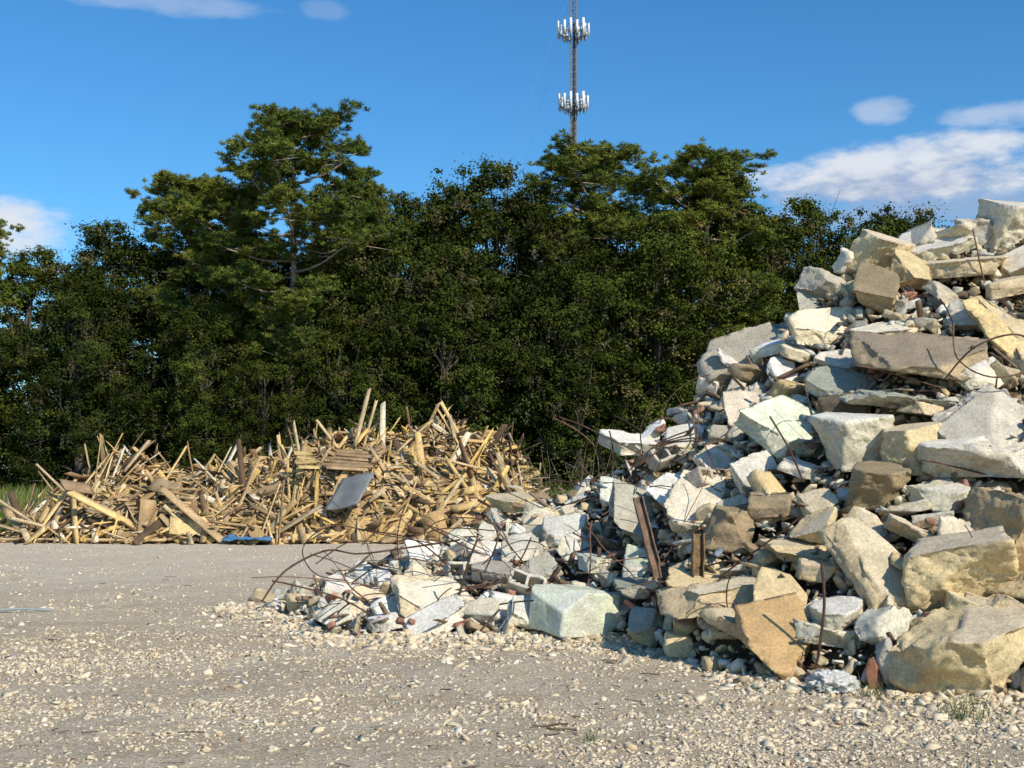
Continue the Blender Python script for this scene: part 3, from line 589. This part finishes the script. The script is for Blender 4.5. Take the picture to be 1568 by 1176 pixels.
def pine(seed,H=19.,base=.42,nl=46,wid=4.3,dens=1.,m_up=2.2):
    r=np.random.RandomState(seed);parts=[];bark=(.32,.25,.19)
    tz=np.linspace(-.3,H-.9,12);tp=np.stack([np.sin(tz*.25+seed)*.25,np.cos(tz*.2+seed)*.2,tz],1)
    parts.append(tube(tp,np.linspace(.28,.05,12),9,bark))
    cen=[];rad=[]
    for k in range(nl):
        zf=base+(1-base)*((k+.5)/nl);z=zf*H-1.
        prof=min(1.,((1.03-zf)*H/3.0))**.55*np.interp(zf,[base,base+.15,.7,1],[.65,.9,1.05,1.])*wid
        L=prof*r.uniform(.4,1.08);a=k*2.399+r.uniform(-.4,.4);rise=np.interp(zf,[base,1],[.0,.55])+r.normal()*.10
        s=np.array([np.interp(z,tz,tp[:,0]),np.interp(z,tz,tp[:,1]),z]);d=np.array([math.cos(a),math.sin(a),min(rise,(H-.5-z)/max(L,.5))])
        tt=np.linspace(0,1,7)[:,None];P=s+d*tt*L+np.array([0,0,1])*(-.35*np.sin(tt*3.14)*L*.25)+np.concatenate([np.zeros((1,3)),np.cumsum(r.normal(size=(6,3))*.05,0)])
        parts.append(tube(P,np.linspace(.08,.02,7),5,bark))
        m=int(3+L*m_up)
        for j in range(m):
            f=r.uniform(.4,1.);q=s+(P[-1]-s)*f;off=r.normal(size=3)*np.array([.65,.65,.24])*min(1.1,L*.35);e=q+off+np.array([0,0,.2])
            parts.append(tube(np.linspace(q,e,4),[.025,.02,.015,.01],4,bark));cen.append(e);rad.append(r.uniform(.30,.60))
        cen.append(P[-1]+np.array([0,0,.1]));rad.append(.5)
    for j in range(14):cen.append(np.array([tp[-1,0],tp[-1,1],H-.9])+r.normal(size=3)*np.array([1.,1.,.25]));rad.append(.5)
    c=[];nn=[];up=[];col=[]
    for e,rc in zip(cen,rad):
        hue=r.rand();base_c=np.array([.10,.150,.045])*(1-hue)+np.array([.19,.215,.055])*hue
        for s_ in range(int(12*dens)):
            o=e+r.normal(size=3)*rc*np.array([.60,.60,.32]);m=26
            d=r.normal(size=(m,3));d[:,2]=np.abs(d[:,2])*1.1;d/=np.linalg.norm(d,axis=1)[:,None]
            c.append(o+d*.13);up.append(d);nn.append(r.normal(size=(m,3)));col.append(base_c*r.uniform(.7,1.25)*r.uniform(.75,1.2,(m,1)))
    c=np.concatenate(c);up=np.concatenate(up);nn=np.concatenate(nn);col=np.concatenate(col)
    parts.append(leaves(c,nn,.16,.020,col,1,r,up=up))
    return make_obj('pine_mesh',parts,[M_bark,M_leaf],link=False)
OAK=[oak(1),oak(2,wide=.29),oak(3,wide=.32),oak(4,wide=.32),oak(5,nl=17,wide=.27)]
BUSH=[oak(8,H=8.,nl=9,ncl=26,nlv=120,low=.02,wide=.42),oak(9,H=8.,nl=9,ncl=26,nlv=120,low=.02,wide=.5)]
PINE=[pine(3,nl=42),pine(7,base=.5,nl=34,wid=3.4,m_up=1.9),pine(12,base=.45,nl=36,wid=3.0,m_up=1.9)]
rng=np.random.RandomState(3)
oaks=[(-23,60,12.6,0),(-19.5,61,13.8,2),(-16.4,64,14.0,1),(-13.2,61,12.6,3),(-7.2,63,14.0,4),(-5.2,60,15.2,0),(-4,65,16.4,3),(-1.3,61,16.7,2),(1.5,60,15.4,1),(4.6,64,15.6,0),(6.8,58,13.8,4),
 (9.9,62,16.6,2),(12.0,64,15.8,3),(14.9,66,16.2,0),(17.3,66,14.2,1),(20.9,70,16.7,4),(23.6,70,15.8,2),(27.5,69,15.2,3),(31.5,68,15,0),(36,67,14.5,1),(-27.5,61,12.2,4),(-32,62,12.8,1),(-37,62,13.5,2),
 (-20.,57,10.5,3),(-3.2,57,12.,2),(3.,57,11.6,4),(-14.3,57,9.8,1),(-7.6,56.5,9.4,0),(-10.6,62,12.5,3),(-11.2,56,7.2,2)]
for k,(x,y,H,tp_) in enumerate(oaks):
    s=H/16.;inst('oak_tree',OAK[tp_],(x,y,0),rng.uniform(0,6.28),(s*rng.uniform(.95,1.12),s*rng.uniform(.95,1.12),s))
for (x,y,H,tp_,w) in((-10.2,57,18.2,0,1.05),(-15.9,60,16.2,1,1.0),(-25.6,60,14.2,2,.85),(4.2,61,17.9,1,1.15),(9.6,60,17.4,2,1.15),(-13.2,59,15.4,2,.9),(-7.2,60,15.8,1,.8)):
    s=H/19.;inst('pine_tree',PINE[tp_],(x,y,0),rng.uniform(0,6.28),(w*s,w*s,s))
TL=empty('background_treeline',(0,71,0))
for k,x in enumerate(np.arange(-45,50,5.)):
    H=rng.uniform(11.,12.8)+(1.2 if abs(x)<12 else 0);s=H/16.;o=inst('distant_oak',OAK[rng.randint(5)],(x+rng.normal(),rng.uniform(-2,3),0),rng.uniform(0,6.28),(s*1.5,s*1.5,s),TL)
UG=empty('undergrowth',(0,58.5,0))
for k,x in enumerate(np.arange(-38,38,3.4)):
    H=rng.uniform(4.5,7.);s=H/8.;inst('understory_bush',BUSH[rng.randint(2)],(x+rng.normal()*.8,rng.uniform(-.6,2.5),0),rng.uniform(0,6.28),(s*1.1,s*1.1,s),UG)
parts=[];lc=[];r=np.random.RandomState(6)
for k in range(46):
    a=r.uniform(0,6.28);L=r.uniform(1.2,3.4);sp=r.uniform(.1,.5);tt=np.linspace(0,1,7)
    P=np.stack([r.normal()*.3+tt*sp*L*math.cos(a),r.normal()*.3+tt*sp*L*math.sin(a),tt*L*.9],1)+np.cumsum(r.normal(size=(7,3))*.03,0)
    parts.append(tube(P,np.linspace(.016,.004,7),4,(.16,.13,.09)))
    for p in P[2:]:lc.append(p+r.normal(size=(9,3))*.13)
lc=np.concatenate(lc);parts.append(leaves(lc,r.normal(size=lc.shape),.045,.02,np.array([[.10,.115,.04]])*r.uniform(.6,1.3,(len(lc),1)),1,r))
o=make_obj('shrub',parts,[M_bark,M_leaf]);o.location=(1.3,27,0);o.scale=(1.2,1.2,.8)

# ------------------------------------------------------------------ cell tower
TW=empty('cell_tower',(7.45,150,0));bpy.context.view_layer.update()
def seg(p,q,r,c,mat=0,s=5):return tube([p,q],r,s,c,mat)
steel=(.20,.20,.20);parts=[]
a3=[math.radians(90+120*k) for k in range(3)];rr=.42
ht=64.
for a in a3:parts.append(seg((rr*math.cos(a),rr*math.sin(a),0),(rr*math.cos(a),rr*math.sin(a),ht),.06,steel))
zz=0;
while zz<ht-.9:
    for k in range(3):
        a,b_=a3[k],a3[(k+1)%3];A=(rr*math.cos(a),rr*math.sin(a));B=(rr*math.cos(b_),rr*math.sin(b_))
        parts.append(seg((*A,zz),(*B,zz+.9),.03,steel,s=4));parts.append(seg((*A,zz),(*B,zz),.03,steel,s=4))
    zz+=.9
parts.append(seg((.12,0,0),(.12,0,56),.13,(.06,.06,.06)));parts.append(seg((-.14,-.1,0),(-.14,-.1,46),.10,(.07,.07,.07)))
par(make_obj('lattice_mast',parts,[M_metal]),TW).matrix_parent_inverse.identity()
parts=[]
white=(.74,.74,.72)
for zc,rad_ in((55.0,1.6),(46.2,1.45)):
    for k in range(3):
        a=math.radians(30+120*k);ca,sa=math.cos(a),math.sin(a);tx,ty=-sa,ca;h=1.2
        for dz in(-.45,.45):
            parts.append(seg((ca*rad_*.75+tx*h,sa*rad_*.75+ty*h,zc+dz),(ca*rad_*.75-tx*h,sa*rad_*.75-ty*h,zc+dz),.05,steel))
            parts.append(seg((ca*.3,sa*.3,zc+dz-.3),(ca*rad_*.75,sa*rad_*.75,zc+dz),.06,steel))
        for j in range(4):
            o_=(j-1.5)*.75;px,py=ca*rad_*.9+tx*o_,sa*rad_*.9+ty*o_;hgt=1.05 if j%2 else .8
            parts.append(seg((px-ca*.12,py-sa*.12,zc-1.1),(px-ca*.12,py-sa*.12,zc+1.2),.04,steel))
            R=np.array([[ca,tx,0],[sa,ty,0],[0,0,1.]]);V,F=grid_cube(1)
            parts.append(((R@(V*.5*np.array((.16,.28,hgt*2))).T).T+np.array([px,py,zc+.05]),F,np.array(white),0))
            parts.append(((R@(V*.5*np.array((.2,.3,.4))).T).T+np.array([px-ca*.35,py-sa*.35,zc-.5]),F,np.array((.5,.5,.5)),0))
par(make_obj('antenna_arrays',parts,[M_metal]),TW).matrix_parent_inverse.identity()
parts=[]
for k in range(3):
    a=a3[k]+.5
    for z in(25,44,60):parts.append(seg((.4*math.cos(a),.4*math.sin(a),z),(38*math.cos(a),38*math.sin(a),0),.008,(.3,.3,.3),s=4))
par(make_obj('guy_wires',parts,[M_metal]),TW).matrix_parent_inverse.identity()

# ------------------------------------------------------------------ world: sky with clouds
w=D.worlds.new("World");scene.world=w;w.use_nodes=True;t=w.node_tree;bg=t.nodes['Background']
sky=t.nodes.new('ShaderNodeTexSky');sky.sky_type='NISHITA';sky.sun_disc=False
elev=math.asin(sun_dir[2]);az=math.atan2(sun_dir[0],sun_dir[1]);sky.sun_elevation=elev;sky.sun_rotation=az;sky.air_density=1.0;sky.dust_density=.3;sky.ozone_density=2.5
hs=t.nodes.new('ShaderNodeHueSaturation');hs.inputs['Saturation'].default_value=1.25;t.links.new(sky.outputs[0],hs.inputs['Color'])
skyc=mixc(t,1.0,hs.outputs[0],(.86,1.32,1.50),'MULTIPLY')
tc=t.nodes.new('ShaderNodeTexCoord').outputs['Generated'];sx=t.nodes.new('ShaderNodeSeparateXYZ');t.links.new(tc,sx.inputs[0])
A=mathn(t,'ARCTAN2',sx.outputs[0],sx.outputs[1]);E=mathn(t,'ARCSINE',sx.outputs[2])
cb=t.nodes.new('ShaderNodeCombineXYZ');t.links.new(mathn(t,'MULTIPLY',A,19.),cb.inputs[0]);t.links.new(mathn(t,'MULTIPLY',E,46.),cb.inputs[1])
nz=noise(t,cb.outputs[0],1.,6,.6)
clouds=[(.30,.221,.125,.020,1.),(.345,.235,.06,.021,1.),(.275,.233,.045,.018,1.),(.292,.272,.022,.011,.45),(.385,.260,.05,.010,.5),(.33,.198,.14,.015,.7),(-.40,.182,.055,.025,1.),(-.28,.351,.10,.010,.30),(-.15,.352,.02,.008,.15),
 (.85,.28,.2,.04,1.),(-.95,.28,.25,.04,.9)]
tot=None
for (ca,ce,ha,he,op) in clouds:
    dx=mathn(t,'MULTIPLY',mathn(t,'SUBTRACT',A,ca),1/ha);dy=mathn(t,'MULTIPLY',mathn(t,'SUBTRACT',E,ce),1/he)
    r2=mathn(t,'ADD',mathn(t,'MULTIPLY',dx,dx),mathn(t,'MULTIPLY',dy,dy));mk=mathn(t,'SUBTRACT',1.,r2)
    mk=mathn(t,'MULTIPLY_ADD',mathn(t,'SUBTRACT',nz,.5),3.0,mk)
    dn=mathn(t,'MULTIPLY',ramp(t,mk,-.3,1.),op);tot=dn if tot is None else mathn(t,'MAXIMUM',tot,dn)
hgt=mathn(t,'MULTIPLY_ADD',mathn(t,'SUBTRACT',E,.216),32.,mathn(t,'MULTIPLY',mathn(t,'SUBTRACT',nz,.5),3.2))
lit=ramp(t,hgt,-.4,.7)
lit=mathn(t,'MAXIMUM',lit,ramp(t,A,-.30,-.36))
cc=mixc(t,lit,(3.6,4.4,6.2),(7.8,8.1,8.6))
full=mixc(t,mathn(t,'MULTIPLY',tot,.93),skyc,cc);t.links.new(full,bg.inputs['Color']);bg.inputs['Strength'].default_value=.10

sl=D.lights.new('sun','SUN');sl.energy=5.0;sl.angle=RAD(.53);sl.color=(1.,.91,.75);so=D.objects.new('sun',sl);scene.collection.objects.link(so);so.location=(20,-20,30)
so.rotation_euler=Vector(sun_dir).to_track_quat('Z','Y').to_euler()
cam=D.cameras.new('camera');co_=D.objects.new('camera',cam);scene.collection.objects.link(co_);co_.location=(0,0,1.7);co_.rotation_euler=(RAD(90),0,0)
cam.sensor_width=36;cam.lens=43.46;cam.shift_y=.0842;cam.clip_end=6000;scene.camera=co_
scene.view_settings.view_transform='Standard';scene.view_settings.look='None';scene.view_settings.exposure=0
